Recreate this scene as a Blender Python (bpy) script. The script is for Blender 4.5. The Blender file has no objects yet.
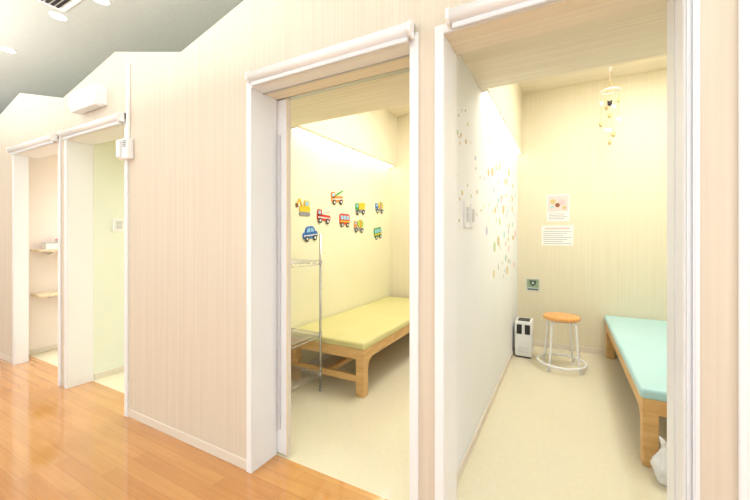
import bpy, bmesh, math, random
from mathutils import Vector, Matrix, noise
random.seed(7)
S = bpy.context.scene
COL = S.collection
try:
    S.view_settings.view_transform = 'Standard'
    S.view_settings.look = 'None'
except Exception:
    pass

# ------------------------------------------------------------ materials
def lin(c):
    out = []
    for v in c:
        v = v / 255.0
        out.append(v / 12.92 if v <= 0.04045 else ((v + 0.055) / 1.055) ** 2.4)
    return (out[0], out[1], out[2], 1.0)

def base_mat(name):
    m = bpy.data.materials.new(name)
    m.use_nodes = True
    nt = m.node_tree
    b = nt.nodes['Principled BSDF']
    return m, nt, b

def two_tone(name, c1, c2, scale=(8, 8, 8), rough=0.5, metallic=0.0, nscale=1.0, detail=4, bump=0.0, lo=0.35, hi=0.65):
    m, nt, b = base_mat(name)
    tc = nt.nodes.new('ShaderNodeTexCoord')
    mp = nt.nodes.new('ShaderNodeMapping')
    mp.inputs['Scale'].default_value = scale
    nz = nt.nodes.new('ShaderNodeTexNoise')
    nz.inputs['Scale'].default_value = nscale
    nz.inputs['Detail'].default_value = detail
    cr = nt.nodes.new('ShaderNodeValToRGB')
    cr.color_ramp.elements[0].position = lo
    cr.color_ramp.elements[1].position = hi
    cr.color_ramp.elements[0].color = lin(c1)
    cr.color_ramp.elements[1].color = lin(c2)
    nt.links.new(tc.outputs['Object'], mp.inputs['Vector'])
    nt.links.new(mp.outputs['Vector'], nz.inputs['Vector'])
    nt.links.new(nz.outputs['Fac'], cr.inputs['Fac'])
    nt.links.new(cr.outputs['Color'], b.inputs['Base Color'])
    b.inputs['Roughness'].default_value = rough
    b.inputs['Metallic'].default_value = metallic
    if bump > 0:
        bp = nt.nodes.new('ShaderNodeBump')
        bp.inputs['Strength'].default_value = bump
        bp.inputs['Distance'].default_value = 0.01
        nt.links.new(nz.outputs['Fac'], bp.inputs['Height'])
        nt.links.new(bp.outputs['Normal'], b.inputs['Normal'])
    return m

def plain(name, c, rough=0.5, metallic=0.0):
    c2 = tuple(max(0, v - 2) for v in c)
    return two_tone(name, c2, c, (3, 3, 3), rough, metallic)

def emis(name, c, s):
    m, nt, b = base_mat(name)
    b.inputs['Base Color'].default_value = lin(c)
    b.inputs['Emission Color'].default_value = lin(c)
    b.inputs['Emission Strength'].default_value = s
    return m

M = {}
M['facade'] = two_tone('facade_wood_laminate', (218, 205, 187), (227, 216, 199), (95, 95, 0.9), 0.45, detail=7, lo=0.3, hi=0.7)
M['roomwood'] = two_tone('cream_wood_wallpaper', (230, 221, 194), (237, 229, 205), (80, 80, 1.0), 0.55, detail=7, lo=0.3, hi=0.7)
M['panel'] = two_tone('ceiling_wood_panel', (234, 220, 194), (247, 237, 216), (1.0, 60, 60), 0.6, detail=7, lo=0.3, hi=0.7)
M['yellow'] = two_tone('pale_yellow_wallpaper', (242, 238, 204), (244, 240, 209), (3, 3, 3), 0.6)
M['soffit'] = two_tone('cream_soffit_paper', (230, 222, 198), (232, 225, 202), (3, 3, 3), 0.6)
M['green'] = two_tone('pale_green_wallpaper', (236, 242, 228), (238, 244, 231), (3, 3, 3), 0.6)
M['white'] = two_tone('white_wallpaper', (242, 244, 247), (244, 246, 249), (3, 3, 3), 0.6)
M['pink'] = two_tone('warm_white_wallpaper', (246, 234, 228), (248, 237, 231), (3, 3, 3), 0.6)
M['trim'] = plain('white_trim_paint', (245, 247, 250), 0.35)
M['base'] = plain('cream_skirting', (232, 222, 208), 0.4)
M['ceil'] = two_tone('grey_ceiling_board', (204, 210, 203), (208, 214, 207), (30, 30, 30), 0.8)
M['wood'] = two_tone('honey_pine', (216, 170, 106), (232, 190, 128), (6, 6, 30), 0.45, detail=5)
M['palewood'] = two_tone('pale_birch', (234, 214, 182), (242, 226, 198), (6, 30, 6), 0.45, detail=5)
M['woodseat'] = two_tone('stool_seat_wood', (226, 160, 92), (238, 178, 110), (30, 4, 4), 0.4, detail=5)
M['matY'] = two_tone('yellow_green_vinyl', (222, 213, 146), (226, 218, 154), (3, 3, 3), 0.35)
M['matB'] = two_tone('pale_aqua_vinyl', (184, 228, 232), (190, 231, 235), (3, 3, 3), 0.35)
M['chrome'] = plain('chrome_wire', (205, 205, 203), 0.25, 0.85)
M['alu'] = plain('aluminium', (190, 190, 190), 0.35, 0.6)
M['plast'] = plain('white_plastic', (248, 249, 250), 0.35)
M['grey'] = plain('grey_plastic', (150, 152, 152), 0.4)
M['lgrey'] = plain('light_grey_plastic', (212, 213, 217), 0.4)
M['cool'] = plain('cool_white_channel', (226, 231, 238), 0.4)
M['black'] = plain('black_plastic', (32, 33, 36), 0.4)
M['paper'] = plain('paper_white', (246, 246, 244), 0.7)
M['led'] = emis('led_strip_light', (255, 250, 236), 5.5)
M['lamp'] = emis('downlight_lens', (255, 252, 244), 6)
M['bag'] = two_tone('white_polythene', (240, 242, 244), (248, 249, 250), (12, 12, 12), 0.3, bump=0.3)
COLS = {'red': (214, 52, 42), 'orange': (232, 140, 60), 'ylw': (244, 200, 40), 'blue': (48, 110, 190),
        'grn': (70, 160, 80), 'navy': (30, 50, 110), 'sky': (150, 205, 235), 'tyre': (40, 38, 40), 'hub': (225, 225, 220),
        'lime': (180, 205, 70), 'gold': (212, 192, 138), 'rose': (238, 198, 198), 'aqua': (168, 212, 214), 'pgreen': (196, 214, 172),
        'lav': (204, 200, 222), 'brown': (140, 90, 50), 'cream': (234, 220, 184), 'teal': (60, 130, 120), 'txt': (165, 165, 170)}
for k, c in COLS.items():
    M[k] = plain('paint_' + k, c, 0.5)

# corridor plank floor
def plank_mat():
    m, nt, b = base_mat('corridor_wood_planks')
    tc = nt.nodes.new('ShaderNodeTexCoord')
    br = nt.nodes.new('ShaderNodeTexBrick')
    br.inputs['Scale'].default_value = 1.0
    br.inputs['Brick Width'].default_value = 0.9
    br.inputs['Row Height'].default_value = 0.075
    br.inputs['Mortar Size'].default_value = 0.0009
    br.inputs['Color1'].default_value = lin((220, 158, 84))
    br.inputs['Color2'].default_value = lin((206, 140, 68))
    br.inputs['Mortar'].default_value = lin((184, 120, 58))
    br.offset = 0.37
    mp = nt.nodes.new('ShaderNodeMapping')
    mp.inputs['Scale'].default_value = (2.5, 45, 1)
    nz = nt.nodes.new('ShaderNodeTexNoise')
    nz.inputs['Scale'].default_value = 1.0
    nz.inputs['Detail'].default_value = 6
    cr = nt.nodes.new('ShaderNodeValToRGB')
    cr.color_ramp.elements[0].position = 0.3
    cr.color_ramp.elements[1].position = 0.7
    cr.color_ramp.elements[0].color = (0.86, 0.81, 0.74, 1)
    cr.color_ramp.elements[1].color = (1, 1, 1, 1)
    mx = nt.nodes.new('ShaderNodeMix')
    mx.data_type = 'RGBA'
    mx.blend_type = 'MULTIPLY'
    mx.inputs[0].default_value = 1.0
    nt.links.new(tc.outputs['Object'], br.inputs['Vector'])
    nt.links.new(tc.outputs['Object'], mp.inputs['Vector'])
    nt.links.new(mp.outputs['Vector'], nz.inputs['Vector'])
    nt.links.new(nz.outputs['Fac'], cr.inputs['Fac'])
    nt.links.new(br.outputs['Color'], mx.inputs[6])
    nt.links.new(cr.outputs['Color'], mx.inputs[7])
    nt.links.new(mx.outputs[2], b.inputs['Base Color'])
    b.inputs['Roughness'].default_value = 0.12
    b.inputs['Coat Weight'].default_value = 1.0
    b.inputs['Coat Roughness'].default_value = 0.05
    b.inputs['Coat IOR'].default_value = 1.6
    return m
M['planks'] = plank_mat()
M['vinyl'] = two_tone('beige_speckled_vinyl', (233, 224, 197), (236, 228, 203), (60, 60, 60), 0.10, detail=6)

# ------------------------------------------------------------ geometry helpers
def link(o, parent=None):
    COL.objects.link(o)
    if parent is not None:
        o.parent = parent
    return o

def finish(bm, name, mat, parent, loc, smooth=False, bevel=0, seg=2):
    bmesh.ops.recalc_face_normals(bm, faces=bm.faces[:])
    me = bpy.data.meshes.new(name)
    bm.to_mesh(me)
    bm.free()
    me.materials.append(mat)
    if smooth:
        for p in me.polygons:
            p.use_smooth = True
    o = bpy.data.objects.new(name, me)
    o.location = loc
    link(o, parent)
    if bevel > 0:
        md = o.modifiers.new('bevel', 'BEVEL')
        md.width = bevel
        md.segments = seg
        md.limit_method = 'ANGLE'
    return o

def add_box(bm, b):
    x0, x1, y0, y1, z0, z1 = b
    vs = [bm.verts.new(p) for p in [(x0, y0, z0), (x1, y0, z0), (x1, y1, z0), (x0, y1, z0), (x0, y0, z1), (x1, y0, z1), (x1, y1, z1), (x0, y1, z1)]]
    for f in [(0, 3, 2, 1), (4, 5, 6, 7), (0, 1, 5, 4), (1, 2, 6, 5), (2, 3, 7, 6), (3, 0, 4, 7)]:
        bm.faces.new([vs[i] for i in f])

def boxes(name, bl, mat, parent=None, bevel=0, seg=2):
    """boxes in parent-local coords; origin at centre of first box"""
    b0 = bl[0]
    c = Vector(((b0[0] + b0[1]) / 2, (b0[2] + b0[3]) / 2, (b0[4] + b0[5]) / 2))
    bm = bmesh.new()
    for b in bl:
        add_box(bm, (b[0] - c.x, b[1] - c.x, b[2] - c.y, b[3] - c.y, b[4] - c.z, b[5] - c.z))
    return finish(bm, name, mat, parent, c, bevel=bevel, seg=seg)

def prism(name, pts, orient, d0, d1, mat, parent=None, loc=(0, 0, 0), bevel=0):
    def mp(a, b, d):
        if orient == 'x': return (d, a, b)
        if orient == 'y': return (a, -d, b)
        return (a, b, d)
    bm = bmesh.new()
    lo = [bm.verts.new(mp(a, b, d0)) for a, b in pts]
    hi = [bm.verts.new(mp(a, b, d1)) for a, b in pts]
    bm.faces.new(lo)
    bm.faces.new(hi[::-1])
    n = len(pts)
    for i in range(n):
        bm.faces.new([lo[i], lo[(i + 1) % n], hi[(i + 1) % n], hi[i]])
    return finish(bm, name, mat, parent, loc, bevel=bevel)

def circ(cx, cy, r, n=20, ry=None):
    ry = ry or r
    return [(cx + r * math.cos(2 * math.pi * i / n), cy + ry * math.sin(2 * math.pi * i / n)) for i in range(n)]

def rect(x0, x1, y0, y1):
    return [(x0, y0), (x1, y0), (x1, y1), (x0, y1)]

def rrect(x0, x1, y0, y1, r, n=4):
    pts = []
    for cx, cy, a0 in [(x1 - r, y0 + r, -90), (x1 - r, y1 - r, 0), (x0 + r, y1 - r, 90), (x0 + r, y0 + r, 180)]:
        for i in range(n + 1):
            a = math.radians(a0 + 90 * i / n)
            pts.append((cx + r * math.cos(a), cy + r * math.sin(a)))
    return pts

def add_tube(bm, pts, r, n=10, closed=False):
    pts = [Vector(p) for p in pts]
    rings = []
    N = len(pts)
    prev = None
    for i, p in enumerate(pts):
        if closed:
            d = (pts[(i + 1) % N] - pts[i - 1]).normalized()
        else:
            d = (pts[min(i + 1, N - 1)] - pts[max(i - 1, 0)]).normalized()
        if prev is None:
            up = Vector((0, 0, 1)) if abs(d.z) < 0.9 else Vector((1, 0, 0))
            a = d.cross(up).normalized()
        else:
            a = (prev - d * prev.dot(d)).normalized()
        prev = a
        b = d.cross(a)
        rr = r[i] if isinstance(r, (list, tuple)) else r
        rings.append([bm.verts.new(p + (a * math.cos(2 * math.pi * k / n) + b * math.sin(2 * math.pi * k / n)) * rr) for k in range(n)])
    M_ = N if closed else N - 1
    for i in range(M_):
        A, B = rings[i], rings[(i + 1) % N]
        for k in range(n):
            bm.faces.new([A[k], A[(k + 1) % n], B[(k + 1) % n], B[k]])
    if not closed:
        bm.faces.new(rings[0][::-1])
        bm.faces.new(rings[-1])

def tube(name, paths, r, mat, parent=None, loc=(0, 0, 0), n=10, closed=False):
    bm = bmesh.new()
    for p in paths:
        add_tube(bm, p, r, n, closed)
    o = finish(bm, name, mat, parent, loc, smooth=False)
    for p in o.data.polygons:
        p.use_smooth = len(p.vertices) == 4
    return o

def lathe(name, prof, mat, parent=None, loc=(0, 0, 0), n=32):
    bm = bmesh.new()
    rings = []
    for r, z in prof:
        if r < 1e-6:
            rings.append([bm.verts.new((0, 0, z))])
        else:
            rings.append([bm.verts.new((r * math.cos(2 * math.pi * k / n), r * math.sin(2 * math.pi * k / n), z)) for k in range(n)])
    for A, B in zip(rings[:-1], rings[1:]):
        for k in range(n):
            a0, a1 = A[k % len(A)], A[(k + 1) % len(A)]
            b0, b1 = B[k % len(B)], B[(k + 1) % len(B)]
            vs = []
            for v in (a0, a1, b1, b0):
                if v not in vs: vs.append(v)
            if len(vs) >= 3: bm.faces.new(vs)
    o = finish(bm, name, mat, parent, loc)
    for p in o.data.polygons: p.use_smooth = True
    md = o.modifiers.new('es', 'EDGE_SPLIT'); md.split_angle = math.radians(40)
    return o

def thing(name, loc, label, cat, rotz=0, group=None, kind=None):
    e = bpy.data.objects.new(name, None)
    e.empty_display_size = 0.1
    e.location = loc
    e.rotation_euler = (0, 0, rotz)
    COL.objects.link(e)
    e['label'] = label
    e['category'] = cat
    if group: e['group'] = group
    return e

def struct(o, label, cat='wall'):
    o['kind'] = 'structure'
    o['label'] = label
    o['category'] = cat
    return o

# ------------------------------------------------------------ dimensions
D0, D1 = 1.30, 1.47          # facade front / back
DT = 1.39                    # back of the thinner wall end
HEAD = 2.01
LOW = 2.17                   # low ceiling
YP = 2.26                    # edge of low ceiling
YB = 4.30                    # back wall
HI = 2.84
CC = 2.90                    # corridor ceiling
OPEN = [(-4.62, -3.67), (-3.53, -2.65), (-1.437, -0.538), (-0.410, 0.301), (0.44, 1.30)]
XL, XR, YF = -9.0, 3.0, -2.2

# facade
top = [(XL, 2.45), (-7.9, 2.56), (-7.05, 2.35), (-6.2, 2.56), (-5.4, 2.36), (-4.62, 2.551)]
struct(prism('wall_front_end', top + [(-4.62, 0), (XL, 0)], 'y', -D0, -DT, M['facade']), 'cream wood-grain laminate wall with gabled top beyond the doorways')
out = [(-4.62, 2.551), (-4.507, 2.576), (-3.614, 2.362), (-2.80, 2.537), (-2.04, 2.347),
       (-1.2, 2.56), (-0.4, 2.35), (0.4, 2.56), (1.2, 2.35), (2.0, 2.56), (XR, 2.35), (XR, 0)]
for a, b in reversed(OPEN[1:]):
    out += [(b, 0), (b, HEAD), (a, HEAD), (a, 0)]
out += [(-3.67, 0), (-3.67, HEAD), (-4.62, HEAD)]
struct(prism('wall_front', out, 'y', -D0, -D1, M['facade']), 'cream wood-grain laminate wall with gabled top and doorways')

struct(boxes('wall_back', [(-5.6, 1.3, YB, YB + 0.1, 0, CC)], M['roomwood']), 'cream wood-grain wallpapered back wall of the rooms')
struct(boxes('wall_right', [(1.12, 1.22, D1, YB, 0, LOW), (1.12, 1.22, YP, YB, LOW, HI)], M['roomwood']), 'cream wood-grain side wall beside the aqua bed')
struct(boxes('wall_middle', [(-0.56, -0.475, D1, YB, 0, LOW)], M['white']), 'white partition wall with colourful stickers')
struct(boxes('wall_middle_soffit', [(-0.56, -0.43, YP + 0.04, YB, LOW, HI)], M['soffit']), 'cream soffit wall above the white partition')
struct(boxes('wall_left', [(-2.20, -2.10, D1, YB, 0, LOW)], M['yellow']), 'pale yellow side wall with vehicle cutouts')
struct(boxes('wall_left_soffit', [(-2.20, -1.99, YP + 0.04, YB, LOW, HI)], M['soffit']), 'cream soffit wall above the yellow wall')
struct(boxes('wall_far_left', [(-3.67, -3.53, D1, YB, 0, LOW), (-3.67, -3.53, YP + 0.04, YB, LOW, HI)], M['green']), 'pale green partition wall inside the second doorway')
struct(boxes('wall_end', [(-4.96, -4.86, DT, YB, 0, LOW), (-4.96, -4.86, YP + 0.04, YB, LOW, HI)], M['pink']), 'warm pinkish wall inside the shelved room')
struct(boxes('wall_upper', [(-5.6, 1.3, YP, YP + 0.04, LOW + 0.03, CC)], M['roomwood']), 'cream upper wall above the low ceiling edge')
struct(boxes('wall_corridor', [(XL, XR, YF - 0.1, YF, 0, CC)], M['white']), 'white wall on the other side of the corridor')
struct(boxes('wall_corridor_end', [(XL - 0.1, XL, YF, 4.4, 0, CC)], M['white']), 'white end wall of the corridor')
struct(boxes('wall_corridor_near', [(XR, XR + 0.1, YF, 4.4, 0, CC)], M['white']), 'white near end wall of the corridor')
struct(boxes('ceiling', [(XL, XR, YF, YP, CC, CC + 0.05), (XL, -5.6, YP, 4.4, CC, CC + 0.05)], M['ceil']), 'grey painted corridor ceiling', 'ceiling')
struct(boxes('ceiling_low', [(-4.62, 1.3, D1, YP + 0.04, LOW, LOW + 0.03), (-5.6, -4.62, DT, YP + 0.04, LOW, LOW + 0.03)], M['panel']), 'low cream wood-grain ceiling just inside the doorways', 'ceiling')
struct(boxes('ceiling_high', [(-5.6, 1.3, YP + 0.04, YB, HI, HI + 0.05)], M['panel']), 'high cream ceiling over the beds', 'ceiling')
struct(boxes('floor', [(XL, XR, YF, D1, -0.05, 0)], M['planks']), 'glossy honey-coloured wood plank corridor floor', 'floor')
struct(boxes('floor_room', [(-5.6, 1.3, D1, YB, -0.05, 0)], M['vinyl']), 'glossy beige vinyl floor of the rooms', 'floor')

# trims: jamb liners and casings
for i, (a, b) in enumerate(OPEN):
    w, t = 0.03, 0.006
    dl = DT + 0.004 if i == 0 else D1 + 0.004
    bl = [(a, a + t, D0, dl, 0, HEAD - t), (b - t, b, D0, D1 + 0.004, 0, HEAD - t),
          (a - w, a + t, D0 - 0.012, D0, 0, HEAD + w), (b - t, b + w, D0 - 0.012, D0, 0, HEAD + w), (a + t, b - t, D0 - 0.012, D0, HEAD - t, HEAD + w)]
    head = (a, b, D0, D1 + 0.004, HEAD - t, HEAD)
    if i in (0, 1, 4):
        bl.append(head)
    struct(boxes('trim_%d' % (i + 1), bl, M['trim'], bevel=0.002, seg=1), 'white painted door frame', 'door frame')
    if i == 3:
        struct(boxes('trim_10', [head], M['panel']), 'cream wood-grain underside of the doorway head', 'door frame')
    if i == 2:
        struct(boxes('trim_11', [(a, b, D0, D0 + 0.07, HEAD - t, HEAD)], M['trim']), 'white underside of the doorway head', 'door frame')
        struct(boxes('trim_12', [(a, b, D0 + 0.07, D1 + 0.004, HEAD - t, HEAD)], M['panel']), 'cream wood-grain underside of the doorway head', 'door frame')
        struct(boxes('trim_13', [(a + t, b - t, D0 + 0.070, D0 + 0.078, HEAD - t - 0.006, HEAD - t)], M['alu']), 'thin metal track under the doorway head', 'door track')
# layered guide channels of the blind on the frame
struct(boxes('trim_8', [(0.300, 0.307, D0 - 0.020, D0 - 0.012, 0, 1.98), (0.313, 0.320, D0 - 0.020, D0 - 0.012, 0, 1.98)], M['cool']), 'cool white side channel on the white door frame', 'door frame')
struct(boxes('trim_9', [(0.2935, 0.2950, D0 + 0.07, D0 + 0.08, 0, 2.0)], M['cool']), 'cool white strip on the white door jamb', 'door frame')

# baseboards
def bb(name, bl, lab):
    struct(boxes(name, bl, M['base'], bevel=0.002, seg=1), lab, 'baseboard')
segs = [(XL, -4.65), (-2.62, -1.467), (0.331, 0.41), (1.33, XR)]
for n, (a, b) in enumerate(segs):
    bb('baseboard_front' if n == 0 else 'baseboard_front.%03d' % n, [(a, b, D0 - 0.006, D0, 0, 0.055)], 'cream skirting along the corridor wall')
bb('baseboard_back', [(-0.475, 1.12, YB - 0.008, YB, 0, 0.06)], 'cream skirting at the back wall')
bb('baseboard_back.001', [(-2.10, -0.56, YB - 0.008, YB, 0, 0.06)], 'cream skirting at the back wall')
bb('baseboard_middle', [(-0.475, -0.468, D1 + 0.01, YB - 0.01, 0, 0.055)], 'white skirting along the partition')
bb('baseboard_left', [(-2.10, -2.093, D1 + 0.06, YB - 0.01, 0, 0.06)], 'cream skirting along the yellow wall')
bb('baseboard_far_left', [(-3.53, -3.522, D1 + 0.01, YB - 0.01, 0, 0.055)], 'white skirting along the green wall')
bb('baseboard_end', [(-4.86, -4.852, D1 + 0.01, YB - 0.01, 0, 0.055)], 'cream skirting in the shelved room')

# sliding door leaf (open, tucked behind the wall) with track
d1 = boxes('door_1', [(-2.06, -1.36, D1 + 0.008, D1 + 0.036, 0.01, 2.0)], M['trim'], bevel=0.003)
struct(d1, 'white sliding door leaf slid open behind the wall', 'door')
c = d1.location
def rel(b): return (b[0] - c.x, b[1] - c.x, b[2] - c.y, b[3] - c.y, b[4] - c.z, b[5] - c.z)
boxes('edge_strip', [rel((-1.360, -1.356, D1 + 0.008, D1 + 0.036, 0.01, 2.0))], M['base'], d1)
boxes('edge_seal', [rel((-1.362, -1.355, D1 + 0.0055, D1 + 0.008, 0.01, 2.0))], M['palewood'], d1)
boxes('handle', [rel((-1.412, -1.402, D1 - 0.004, D1 + 0.008, 0.15, 1.80))], M['lgrey'], d1, bevel=0.002)
struct(boxes('trim_6', [(-2.06, -0.545, D1 + 0.006, D1 + 0.042, 2.002, 2.05)], M['alu']), 'aluminium sliding door track', 'door track')
d2 = boxes('door_2', [(0.447, 1.293, 1.36, 1.395, 0.01, HEAD - 0.008)], M['trim'], bevel=0.003)
struct(d2, 'closed white sliding door', 'door')

# ------------------------------------------------------------ roller blinds
def roller(a, b, lab):
    e = thing('roller_blind', ((a + b) / 2, D0 - 0.012, 2.036), lab, 'roller blind', group='rolled-up blinds above the doorways')
    L = (b - a) / 2
    y = -0.032
    tube('rolled_fabric', [[(-L + 0.012, y, 0), (L - 0.012, y, 0)]], 0.027, M['plast'], e, n=24)
    boxes('head_rail', [(-L, L, -0.014, 0.0, -0.012, 0.036)], M['plast'], e, bevel=0.003)
    boxes('bottom_bar', [(-L + 0.018, L - 0.018, -0.040, -0.024, -0.046, -0.025)], M['cool'], e, bevel=0.004)
    for s in (-1, 1):
        prism('end_bracket', [(-0.060, -0.016), (-0.046, -0.030), (-0.012, -0.030), (-0.001, -0.016), (-0.001, 0.036), (-0.046, 0.030), (-0.060, 0.016)], 'x', -0.006, 0.006, M['plast'], e, (s * (L - 0.006), 0, 0), bevel=0.002)
for (a, b), lab in zip(OPEN[:4], ['white roller blind rolled up above the shelved room doorway', 'white roller blind rolled up above the green-walled room doorway',
                                 'white roller blind rolled up above the yellow room doorway', 'white roller blind rolled up above the aqua bed doorway']):
    roller(a + 0.03, b + 0.02, lab)

# ------------------------------------------------------------ facade fittings
e = thing('emergency_light', (-3.10, D0 + 0.002, 2.175), 'white rounded emergency lamp box on the wall above a doorway', 'emergency light')
prism('housing', [(-0.070, 0.01), (-0.050, 0), (0, 0), (0, 0.135), (-0.078, 0.135), (-0.086, 0.125), (-0.086, 0.03)], 'x', -0.195, 0.195, M['plast'], e, bevel=0.006)
boxes('lens', [(-0.18, 0.18, -0.078, -0.02, -0.010, 0.004)], M['paper'], e, bevel=0.003)
boxes('seam_strip', [(-0.19, 0.19, -0.089, -0.082, 0.042, 0.045)], M['lgrey'], e)

e = thing('wall_intercom', (-2.61, D0, 1.75), 'white wall intercom unit with a cable cover running up', 'intercom')
boxes('body', [(-0.055, 0.055, -0.045, 0, 0, 0.14)], M['plast'], e, bevel=0.008)
boxes('handset', [(-0.045, -0.01, -0.065, -0.045, 0.012, 0.128)], M['trim'], e, bevel=0.006)
boxes('speaker_grille', [(0.008, 0.042, -0.049, -0.045, 0.08 + i * 0.012, 0.085 + i * 0.012) for i in range(4)], M['grey'], e)
boxes('cable_cover', [(-0.012, 0.012, -0.018, 0, 0.14, 0.66)], M['plast'], e, bevel=0.004)

def plate(name, loc, w, h, orient, lab, nk=2):
    e = thing(name, loc, lab, 'light switch')
    prism('cover_plate', rrect(-w / 2, w / 2, -h / 2, h / 2, 0.006), orient, 0, 0.012, M['plast'], e)
    for i in range(nk):
        z0 = -h * 0.3 + i * (h * 0.6 / nk)
        prism('rocker', rrect(-w * 0.25, w * 0.25, z0 + 0.002, z0 + h * 0.6 / nk - 0.002, 0.003), orient, 0.012, 0.017, M['lgrey'], e)
    prism('indicator', circ(w * 0.33, h * 0.25, 0.003, 8), orient, 0.012, 0.0135, M['grn'], e)
plate('light_switch', (-3.53, 1.665, 1.33), 0.09, 0.12, 'x', 'white light switch on the pale green wall')
plate('light_switch', (-0.475, 1.90, 1.35), 0.085, 0.14, 'x', 'white light switch plate on the white partition', 3)
plate('light_switch', (-0.475, 2.03, 1.35), 0.085, 0.13, 'x', 'white dimmer plate beside another switch', 1)

# ------------------------------------------------------------ ceiling fittings
def downlight(x, y, lab='round recessed downlight glowing in the grey ceiling'):
    e = thing('downlight', (x, y, CC), lab, 'downlight', group='recessed downlights in the corridor ceiling')
    lathe('trim_ring', [(0.046, -0.001), (0.046, -0.003), (0.055, -0.003), (0.058, 0)], M['plast'], e)
    lathe('lens', [(0, -0.002), (0.046, -0.002), (0.046, -0.0005)], M['lamp'], e)
for x, y in [(-5.35, 1.2), (-4.39, 1.19), (-3.38, 1.19), (-2.88, 1.25), (-6.4, 1.2), (-1.9, 0.3)]:
    downlight(x, y)
e = thing('ceiling_vent', (-3.12, 1.05, CC), 'dark slotted air vent set in the grey ceiling', 'air vent')
boxes('frame', [(-0.14, 0.14, -0.13, -0.11, -0.012, 0), (-0.14, 0.14, 0.11, 0.13, -0.012, 0), (-0.14, -0.12, -0.11, 0.11, -0.012, 0), (0.12, 0.14, -0.11, 0.11, -0.012, 0)], M['plast'], e)
boxes('slats', [(-0.12, 0.12, -0.105 + i * 0.03, -0.09 + i * 0.03, -0.01, -0.002) for i in range(7)], M['black'], e)

# LED coves
def led(x0, x1, lab):
    e = thing('led_strip', ((x0 + x1) / 2, (YP + YB) / 2 + 0.02, LOW), lab, 'strip light')
    L = (YB - YP) / 2 - 0.05
    w = (x1 - x0) / 2
    boxes('channel', [(-w, w, -L, L, -0.004, 0)], M['alu'], e)
    boxes('diffuser', [(-w + 0.002, w - 0.002, -L + 0.01, L - 0.01, -0.010, -0.004)], M['led'], e)
led(-0.474, -0.440, 'glowing strip light under the soffit of the white partition')
led(-2.09, -2.03, 'glowing strip light under the soffit of the yellow wall')

# ------------------------------------------------------------ beds
def bed(loc, W, L, H, mat, lab, stretch=True):
    e = thing('treatment_bed', loc, lab, 'bed')
    w, l = W / 2, L / 2
    boxes('mattress', [(-w, w, -l, l, H - 0.055, H)], mat, e, bevel=0.018, seg=3)
    boxes('bed_frame', [(-w + .01, w - .01, -l + .01, -l + .035, H - .135, H - .055), (-w + .01, w - .01, l - .035, l - .01, H - .135, H - .055),
                        (-w + .01, -w + .035, -l + .035, l - .035, H - .135, H - .055), (w - .035, w - .01, -l + .035, l - .035, H - .135, H - .055),
                        (-w + .035, w - .035, -l + .035, l - .035, H - .07, H - .056)] +
          [(-w + .035, w - .035, -l + .35 * k, -l + .35 * k + .03, H - .12, H - .07) for k in range(1, 6)], M['wood'], e, bevel=0.003)
    s = 0.072
    for sx in (-1, 1):
        for sy in (-1, 1):
            x = sx * (w - 0.012 - s / 2); y = sy * (l - 0.012 - s / 2)
            boxes('leg', [(x - s / 2, x + s / 2, y - s / 2, y + s / 2, 0, H - 0.06)], M['wood'], e, bevel=0.006)
            R = 0.075
            arc = [(0, 0), (0, -R)] + [(R - R * math.cos(math.radians(a)), -R + R * math.sin(math.radians(a))) for a in range(10, 81, 10)] + [(R, 0)]
            pts = [(-sy * a + y - sy * s / 2, b + H - .135) for a, b in arc]
            prism('curved_bracket', pts, 'x', -0.012, 0.012, M['wood'], e, (sx * (w - 0.0235), 0, 0))
    if stretch:
        for sy in (-1, 1):
            y = sy * (l - 0.012 - s / 2)
            boxes('stretcher', [(-w + .012 + s, w - .012 - s, y - .014, y + .014, 0.10, 0.15)], M['wood'], e, bevel=0.003)
        boxes('long_stretcher', [(-0.02, 0.02, -l + .06, l - .06, 0.11, 0.145)], M['wood'], e, bevel=0.003)
bed((-1.71, 3.25, 0), 0.76, 1.94, 0.42, M['matY'], 'low pine treatment bed with yellow-green vinyl top against the yellow wall')
bed((0.732, 3.305, 0), 0.757, 1.96, 0.42, M['matB'], 'low pine treatment bed with pale aqua vinyl top', False)

# ------------------------------------------------------------ wire rack
e = thing('wire_rack', (-1.895, 2.06, 0), 'narrow chrome wire shelving rack beside the yellow bed', 'shelving rack')
w, d = 0.185, 0.18
for x in (-w, w):
    for y in (-d, d):
        tube('post', [[(x, y, 0.02), (x, y, 1.25)]], 0.010, M['chrome'], e, n=12)
        lathe('foot', [(0, 0), (0.014, 0), (0.014, 0.012), (0.007, 0.022), (0, 0.022)], M['grey'], e, (x, y, 0), n=12)
for z in (0.15, 0.46, 1.035):
    bm = bmesh.new()
    for zz in (z, z - 0.028):
        add_tube(bm, [(-w, -d, zz), (w, -d, zz)], 0.0035, 6)
        add_tube(bm, [(-w, d, zz), (w, d, zz)], 0.0035, 6)
        add_tube(bm, [(-w, -d, zz), (-w, d, zz)], 0.0035, 6)
        add_tube(bm, [(w, -d, zz), (w, d, zz)], 0.0035, 6)
    for i in range(1, 17):
        x = -w + i * 2 * w / 17
        add_tube(bm, [(x, -d, z), (x, d, z)], 0.0022, 5)
    for yy in (-d, d):
        pts = [(-w + i * 2 * w / 16, yy, z - (0.025 if i % 2 else 0)) for i in range(17)]
        add_tube(bm, pts, 0.002, 5)
    for xx in (-w, w):
        pts = [(xx, -d + i * 2 * d / 8, z - (0.025 if i % 2 else 0)) for i in range(9)]
        add_tube(bm, pts, 0.002, 5)
    for x in (-w, w):
        for y in (-d, d):
            add_tube(bm, [(x, y, z - 0.03), (x, y, z + 0.006)], 0.014, 10)
    finish(bm, 'wire_shelf', M['chrome'], e, (0, 0, 0))

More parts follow.
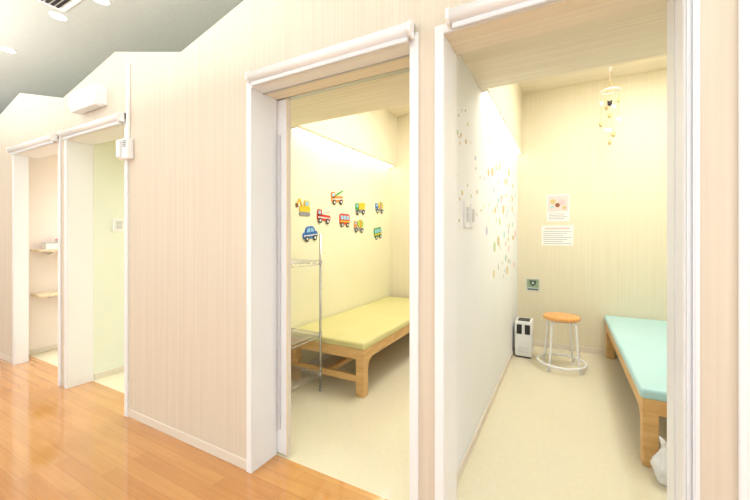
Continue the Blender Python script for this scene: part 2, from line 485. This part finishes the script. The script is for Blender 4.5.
# ------------------------------------------------------------ stool
e = thing('stool', (-0.03, 3.70, 0), 'round stool with orange wood seat and white tubular legs and ring', 'stool')
lathe('seat', [(0, 0.455), (0.145, 0.455), (0.155, 0.462), (0.158, 0.475), (0.153, 0.487), (0.143, 0.49), (0, 0.49)], M['woodseat'], e, n=40)
for k in range(4):
    a = math.radians(45 + 90 * k + 12)
    ca, sa = math.cos(a), math.sin(a)
    tube('leg', [[(0.03 * ca, 0.03 * sa, 0.445), (0.11 * ca, 0.11 * sa, 0.445), (0.130 * ca, 0.130 * sa, 0.438), (0.138 * ca, 0.138 * sa, 0.415),
                  (0.164 * ca, 0.164 * sa, 0.10), (0.185 * ca, 0.185 * sa, 0.012)]], 0.010, M['plast'], e, n=12)
    lathe('foot_cap', [(0, 0), (0.013, 0), (0.014, 0.02), (0.011, 0.026), (0, 0.026)], M['plast'], e, (0.185 * ca, 0.185 * sa, 0), n=12)
tube('foot_ring', [[(0.2 * math.cos(t * math.pi / 24), 0.2 * math.sin(t * math.pi / 24), 0.06) for t in range(48)]], 0.012, M['plast'], e, closed=True)
lathe('seat_plate', [(0, 0.44), (0.12, 0.44), (0.12, 0.455), (0, 0.455)], M['plast'], e)

# ------------------------------------------------------------ small appliance
e = thing('air_purifier', (-0.37, 3.92, 0), 'small white box appliance with black front slots standing by the partition', 'air purifier')
boxes('body', [(-0.08, 0.08, -0.105, 0.105, 0.015, 0.365)], M['plast'], e, bevel=0.008)
boxes('front_slot', [(-0.062, -0.014, -0.109, -0.103, 0.24, 0.335)], M['black'], e)
boxes('front_slot', [(0.014, 0.062, -0.109, -0.103, 0.24, 0.335)], M['black'], e)
boxes('front_panel', [(-0.066, 0.066, -0.109, -0.103, 0.04, 0.225)], M['plast'], e, bevel=0.002)
boxes('lower_vent', [(-0.05, 0.05, -0.111, -0.108, 0.06 + k * 0.02, 0.064 + k * 0.02) for k in range(3)], M['lgrey'], e)
boxes('top_control', [(-0.055, 0.055, -0.075, 0.055, 0.365, 0.371)], M['black'], e)
boxes('base_plate', [(-0.07, 0.07, -0.095, 0.095, 0, 0.015)], M['black'], e)

# ------------------------------------------------------------ waste bag
bm = bmesh.new()
bmesh.ops.create_icosphere(bm, subdivisions=5, radius=1)
for v in bm.verts:
    n = v.co.copy()
    k = 1 + 0.38 * noise.noise(n * 1.6 + Vector((3, 1, 7))) + 0.22 * abs(noise.noise(n * 4.0)) - 0.12 * abs(noise.noise(n * 7.0 + Vector((5, 5, 5))))
    z = n.z
    rad = 0.052 * k * (1.0 if z < 0.0 else max(0.40, 1 - z * 0.65))
    v.co = Vector((n.x * rad * 0.95, n.y * rad, max(0, 0.095 + z * 0.10 * (1 + 0.15 * (k - 1)))))
e = thing('waste_bag', (0.440, 2.225, 0), 'crumpled white plastic bag standing by the bed leg', 'plastic bag')
finish(bm, 'bag_body', M['bag'], e, (0, 0, 0), smooth=True)
tube('tied_handle', [[(0.0, 0, 0.18), (-0.012, 0.005, 0.21), (-0.022, 0.01, 0.225)], [(0.0, 0, 0.18), (0.014, 0.0, 0.205), (0.02, 0.0, 0.232)]], [0.014, 0.010, 0.003], M['bag'], e, n=8)

# ------------------------------------------------------------ posters
e = thing('poster', (-0.067, YB, 1.535), 'portrait poster with pink figures and text pinned on the cream wall', 'poster')
prism('sheet', rect(-0.11, 0.11, -0.147, 0.147), 'y', 0, 0.003, M['paper'], e)
prism('pink_panel', rect(-0.1, 0.1, -0.04, 0.135), 'y', 0.003, 0.0035, plain('poster_pink', (246, 214, 212), 0.7), e)
for (x, z, r, m) in [(-0.05, 0.07, 0.028, 'gold'), (0.04, 0.06, 0.032, 'rose'), (-0.005, 0.03, 0.024, 'brown'), (-0.06, 0.01, 0.018, 'aqua'), (0.06, 0.0, 0.02, 'gold')]:
    prism('printed_figure', circ(x, z, r, 18), 'y', 0.0035, 0.0042, M[m], e)
for i in range(4):
    prism('text_line', rect(-0.09, 0.09 - 0.03 * (i % 2), -0.062 - i * 0.02, -0.055 - i * 0.02), 'y', 0.003, 0.0036, M['rose' if i == 0 else 'txt'], e)
e = thing('poster', (-0.075, YB, 1.235), 'landscape notice sheet with a pink heading and printed lines', 'poster')
prism('sheet', rect(-0.155, 0.155, -0.11, 0.11), 'y', 0, 0.003, M['paper'], e)
prism('heading_line', rect(-0.12, 0.12, 0.068, 0.084), 'y', 0.003, 0.0036, M['rose'], e)
for i in range(7):
    prism('text_line', rect(-0.135, 0.135 - 0.04 * (i % 3), 0.042 - i * 0.022, 0.047 - i * 0.022), 'y', 0.003, 0.0036, M['txt'], e)
e = thing('wall_plate', (-0.317, YB, 0.685), 'grey-green wall label plate with a dark shield emblem', 'wall plate')
prism('plate', rrect(-0.068, 0.068, -0.072, 0.065, 0.006), 'y', 0, 0.006, M['lgrey'], e)
prism('label_field', rect(-0.06, 0.06, -0.035, 0.058), 'y', 0.006, 0.007, plain('label_green', (150, 172, 140), 0.5), e)
prism('emblem', [(-0.036, 0.045), (0.036, 0.045), (0.03, 0.005), (0, -0.022), (-0.03, 0.005)], 'y', 0.007, 0.0078, plain('emblem_slate', (62, 84, 96), 0.5), e)
prism('pale_mark', circ(0, 0.018, 0.013, 14), 'y', 0.0078, 0.0084, M['pgreen'], e)
prism('lower_strip', rect(-0.055, 0.055, -0.062, -0.044), 'y', 0.006, 0.007, plain('strip_slate', (84, 112, 112), 0.5), e)

# ------------------------------------------------------------ hanging mobile
e = thing('baby_mobile', (0.377, 4.02, HI), 'hanging baby mobile with a wire hoop, string and small figures', 'mobile')
tube('cord', [[(0, 0, 0), (0, 0, -0.14)]] , 0.005, M['palewood'], e, n=6)
lathe('ceiling_hook', [(0, -0.03), (0.012, -0.03), (0.016, -0.01), (0.022, 0), (0, 0)], M['plast'], e, n=14)
R = 0.075
tube('hoop', [[(R * math.cos(t * math.pi / 16), R * math.sin(t * math.pi / 16), -0.22) for t in range(32)]], 0.006, M['plast'], e, closed=True, n=8)
tube('hoop_strings', [[(0, 0, -0.12), (R * math.cos(a), R * math.sin(a), -0.22)] for a in (0.3, 1.87, 3.44, 5.0)], 0.0025, M['gold'], e, n=5)
def charm(x, y, z, r, m):
    bm = bmesh.new()
    bmesh.ops.create_uvsphere(bm, u_segments=16, v_segments=10, radius=r)
    bmesh.ops.scale(bm, vec=(1, 1, 1.2), verts=bm.verts[:])
    for s in (-1, 1):
        g = bmesh.ops.create_uvsphere(bm, u_segments=8, v_segments=6, radius=r * 0.4)
        bmesh.ops.translate(bm, vec=(s * r * 0.7, 0, r * 1.1), verts=g['verts'])
    o = finish(bm, 'charm', M[m], e, (x, y, z), smooth=True)
for a, ln, m, m2 in [(0.3, 0.16, 'plast', 'gold'), (1.87, 0.24, 'plast', 'gold'), (3.44, 0.20, 'gold', 'plast'), (5.0, 0.32, 'gold', 'plast')]:
    x, y = R * math.cos(a), R * math.sin(a)
    tube('charm_string', [[(x, y, -0.22), (x, y, -0.24 - ln - 0.1)]], 0.002, M['gold'], e, n=5)
    charm(x, y, -0.24 - ln * 0.5, 0.015, m2)
    charm(x, y, -0.24 - ln - 0.1, 0.019, m)
tube('charm_string', [[(0, 0, -0.12), (0, 0, -0.72)]], 0.002, M['gold'], e, n=5)
charm(0, 0, -0.34, 0.020, 'tyre'); charm(0, 0, -0.46, 0.018, 'gold'); charm(0, 0, -0.60, 0.016, 'plast'); charm(0, 0, -0.72, 0.015, 'gold')

# ------------------------------------------------------------ vehicle cutouts on yellow wall
GV = 'wooden vehicle cutouts on the yellow wall'
def vehicle(y, z, lab, kind, c1, c2, tilt=0.0, s=1.06):
    e = thing('vehicle_cutout', (-2.10, y, z), lab, 'wall decoration', group=GV)
    e.rotation_euler = (tilt, 0, 0)
    e.scale = (s, s, s)
    T = 0.008
    P = lambda n, pts, m, d0=0.0, d1=T: prism(n, pts, 'x', d0, d1, M[m], e)
    def wheels(xs, r=0.026):
        for x in xs:
            P('wheel', circ(x, -0.053, r, 18), 'tyre', T, T + .004)
            P('hub', circ(x, -0.053, r * 0.5, 12), 'hub', T + .004, T + .006)
    if kind == 'digger':
        P('body', rrect(-0.06, 0.08, -0.045, 0.0, 0.014), c1)
        P('cab', rrect(0.0, 0.07, 0.0, 0.055, 0.012), c1)
        P('window', rrect(0.012, 0.056, 0.01, 0.045, 0.006), 'sky', T, T + .002)
        P('boom', [(-0.01, -0.005), (-0.055, 0.07), (-0.095, 0.02), (-0.085, 0.012), (-0.055, 0.05), (-0.03, -0.005)], c1)
        P('bucket', [(-0.105, 0.02), (-0.08, 0.02), (-0.075, -0.01), (-0.10, -0.015)], c2)
        P('track', rrect(-0.06, 0.08, -0.08, -0.045, 0.016), 'grey')
    elif kind == 'ladder':
        P('body', rrect(-0.1, 0.1, -0.05, 0.005, 0.018), c1)
        P('cab', rrect(-0.1, -0.035, -0.01, 0.048, 0.016), c1)
        P('window', rrect(-0.088, -0.052, 0.003, 0.036, 0.008), 'sky', T, T + .002)
        P('ladder', [(-0.03, 0.02), (0.1, 0.065), (0.103, 0.05), (-0.03, 0.003)], c2)
        P('stripe', rect(-0.09, 0.09, -0.03, -0.018), 'hub', T, T + .002)
        wheels((-0.06, 0.055))
    elif kind == 'bus':
        P('body', rrect(-0.09, 0.09, -0.05, 0.06, 0.026), c1)
        for k in range(3):
            P('window', rrect(-0.075 + k * 0.053, -0.033 + k * 0.053, 0.0, 0.042, 0.008), 'sky', T, T + .002)
        P('stripe', rect(-0.088, 0.088, -0.025, -0.012), c2, T, T + .002)
        wheels((-0.05, 0.05))
    elif kind == 'car':
        P('body', rrect(-0.1, 0.1, -0.05, 0.005, 0.02), c1)
        P('cabin', [(-0.075, 0.0), (0.07, 0.0), (0.058, 0.03), (0.04, 0.048), (0.02, 0.054), (-0.025, 0.054), (-0.048, 0.046), (-0.065, 0.028)], c1)
        P('window', [(-0.055, 0.003), (-0.005, 0.003), (-0.005, 0.040), (-0.038, 0.036)], 'sky', T, T + .002)
        P('window', [(0.005, 0.003), (0.05, 0.003), (0.034, 0.036), (0.005, 0.040)], 'sky', T, T + .002)
        P('stripe', rect(-0.09, 0.09, -0.032, -0.02), c2, T, T + .002)
        wheels((-0.055, 0.055))
    elif kind == 'dump':
        P('body', rrect(-0.1, 0.1, -0.05, -0.022, 0.01), 'grey')
        P('cab', rrect(-0.1, -0.035, -0.025, 0.048, 0.016), c2)
        P('window', rrect(-0.088, -0.050, 0.005, 0.036, 0.008), 'sky', T, T + .002)
        P('load_bed', [(-0.028, -0.022), (0.09, -0.022), (0.105, 0.05), (-0.028, 0.05)], c1)
        wheels((-0.06, 0.055))
    elif kind == 'mixer':
        P('body', rrect(-0.1, 0.1, -0.05, -0.022, 0.01), 'grey')
        P('cab', rrect(-0.1, -0.04, -0.025, 0.042, 0.016), c1)
        P('window', rrect(-0.088, -0.055, 0.003, 0.031, 0.007), 'sky', T, T + .002)
        P('drum', circ(0.03, 0.02, 0.062, 22, 0.045), c2)
        P('drum_stripe', rect(0.02, 0.038, -0.02, 0.06), c1, T, T + .002)
        wheels((-0.06, 0.055))
VE = [(2.50, 1.50, 'yellow wooden excavator cutout on the yellow wall', 'digger', 'ylw', 'brown', 0.0),
      (2.80, 1.435, 'red wooden fire engine cutout on the yellow wall', 'ladder', 'red', 'hub', -0.05),
      (3.03, 1.64, 'orange wooden ladder truck cutout', 'ladder', 'orange', 'grn', 0.1),
      (3.17, 1.405, 'red wooden bus cutout with blue windows', 'bus', 'red', 'ylw', 0.0),
      (3.50, 1.56, 'yellow and green wooden dump truck cutout', 'dump', 'ylw', 'grn', 0.08),
      (3.47, 1.35, 'orange wooden mixer truck cutout with green drum', 'mixer', 'orange', 'lime', -0.05),
      (3.98, 1.60, 'blue and yellow wooden mixer truck cutout', 'mixer', 'blue', 'ylw', 0.0),
      (3.93, 1.27, 'green wooden bus cutout with yellow stripe', 'bus', 'grn', 'ylw', 0.15),
      (2.59, 1.265, 'blue and white wooden car cutout', 'car', 'blue', 'hub', 0.1)]
for v in VE:
    vehicle(*v)

# ------------------------------------------------------------ stickers on the white partition
def shape_mesh(kind, r):
    if kind == 'dot': return circ(0, 0, r * 1.25, 20, r)
    if kind == 'leaf':
        return [(0, -1.0 * r), (0.8 * r, -0.5 * r), (0.9 * r, 0.3 * r), (0, 1.1 * r), (-0.9 * r, 0.3 * r), (-0.8 * r, -0.5 * r)]
    if kind == 'star':
        return [((r if i % 2 == 0 else r * 0.5) * 1.2 * math.sin(math.pi * i / 5), (r if i % 2 == 0 else r * 0.5) * math.cos(math.pi * i / 5)) for i in range(10)]
names = {'gold': 'pale gold', 'rose': 'pink', 'aqua': 'turquoise', 'pgreen': 'pale green', 'cream': 'cream', 'lav': 'lilac', 'orange': 'orange'}
placed = []
cnt = 0
tries = 0
while cnt < 92 and tries < 9000:
    tries += 1
    if cnt < 56:
        y = random.triangular(2.4, 4.15, 3.5); z = random.uniform(0.85, 1.85); r = random.choice([0.016, 0.024, 0.032, 0.040])
    else:
        y = random.uniform(1.72, 3.0); z = random.uniform(1.3, 1.92); r = random.choice([0.007, 0.010, 0.013])
    if any((y - a) ** 2 + (z - b) ** 2 < (r * 1.3 + q * 1.3 + 0.004) ** 2 for a, b, q in placed): continue
    if 1.8 < y < 2.12 and 1.25 < z < 1.46: continue
    placed.append((y, z, r))
    k = random.choice(['dot', 'dot', 'dot', 'dot', 'leaf', 'star'])
    c = random.choice(['gold', 'gold', 'gold', 'gold', 'gold', 'rose', 'aqua', 'pgreen', 'pgreen', 'lav', 'cream'])
    o = prism('wall_sticker', shape_mesh(k, r), 'x', 0, 0.0015, M[c], None, (-0.475, y, z))
    o['label'] = '%s %s sticker on the white partition wall' % (names[c], {'dot': 'round', 'leaf': 'leaf-shaped', 'star': 'star-shaped'}[k])
    o['category'] = 'wall sticker'
    o['group'] = 'colourful stickers on the partition'
    cnt += 1

# ------------------------------------------------------------ far room shelves
def shelf(z, lab):
    e = thing('wall_shelf', (-4.86, 1.78, z), lab, 'shelf', group='wooden wall shelves in the shelved room')
    boxes('board', [(0, 0.22, -0.30, 0.3, -0.022, 0)], M['palewood'], e, bevel=0.003)
    for y in (-0.15, 0.2):
        prism('bracket', [(0.0, -0.022), (0.18, -0.022), (0.0, -0.07)], 'y', -0.01, 0.01, M['plast'], e, (0, y, 0))
shelf(1.09, 'pale wooden wall shelf holding white boxes')
shelf(0.63, 'plain pale wooden wall shelf below another shelf')
e = thing('storage_box', (-4.75, 1.73, 1.09), 'small white box with a pink lid on the wooden shelf', 'box')
boxes('box_body', [(-0.07, 0.07, -0.06, 0.07, 0, 0.09)], M['paper'], e, bevel=0.004)
boxes('lid', [(-0.075, 0.075, -0.065, 0.075, 0.09, 0.11)], M['rose'], e, bevel=0.004)
e = thing('storage_box', (-4.75, 1.60, 1.09), 'low plain white box with a lid on the wooden shelf', 'box')
boxes('box_body', [(-0.06, 0.06, -0.05, 0.05, 0, 0.06)], M['plast'], e, bevel=0.004)
boxes('lid', [(-0.063, 0.063, -0.053, 0.053, 0.06, 0.072)], M['lgrey'], e, bevel=0.004)

# ------------------------------------------------------------ lights
def area(name, loc, sx, sy, power, col, rot=(0, 0, 0)):
    l = bpy.data.lights.new(name, 'AREA')
    l.shape = 'RECTANGLE'
    l.size = sx; l.size_y = sy
    l.energy = power
    l.color = col
    o = bpy.data.objects.new(name, l)
    o.location = loc
    o.rotation_euler = rot
    COL.objects.link(o)
    return o
for x in (-7.2, -4.8, -2.4, 0.0, 2.0):
    area('corridor_fill', (x, -0.9, CC - 0.02), 1.2, 0.6, 11, (0.94, 0.98, 1.0))  # unseen overhead panels added as the corridor's main light
for x in (-6.2, -4.2, -2.0, 0.8):   # upward fill lights, added out of view to brighten the grey ceiling
    area('ceiling_fill', (x, 0.2, 2.05), 1.4, 0.3, 30, (0.97, 0.99, 1.0), (math.radians(180), 0, 0))
for x in (-6.5, -4.0, -1.5, 1.0):  # frontal fill lights added along the unseen corridor wall, no windows there
    area('wall_fill', (x, YF + 0.03, 1.35), 1.8, 1.8, 15, (0.95, 0.985, 1.0), (math.radians(90), 0, 0))
area('wall_fill', (XR - 0.03, -0.6, 1.45), 1.8, 1.8, 24, (0.95, 0.985, 1.0), (math.radians(90), 0, math.radians(90)))  # side fill added at the near end to brighten the left jambs
area('room_fill', (-1.0, 3.0, HI - 0.02), 0.7, 1.4, 30, (1.0, 0.985, 0.95))  # fill lights added under the high ceiling, out of view, to brighten the rooms
area('room_fill', (0.6, 3.0, HI - 0.02), 0.7, 1.4, 32, (1.0, 0.985, 0.955))
area('room_fill', (-2.85, 3.0, HI - 0.02), 0.8, 1.0, 38, (0.99, 1.0, 0.98))
area('room_fill', (-4.2, 3.0, HI - 0.02), 0.6, 1.0, 50, (1.0, 0.97, 0.96))

W = bpy.data.worlds.new('world')
S.world = W
W.use_nodes = True
W.node_tree.nodes['Background'].inputs[0].default_value = (1, 0.98, 0.95, 1)
W.node_tree.nodes['Background'].inputs[1].default_value = 0.3

# ------------------------------------------------------------ camera
cd = bpy.data.cameras.new('camera')
cd.sensor_width = 36
cd.lens = 36 * 350 / 750
cd.shift_y = -0.02
cd.clip_start = 0.02
co = bpy.data.objects.new('camera', cd)
co.location = (0, 0, 1.24)
co.rotation_euler = (math.radians(90), 0, math.radians(28.5))
COL.objects.link(co)
S.camera = co
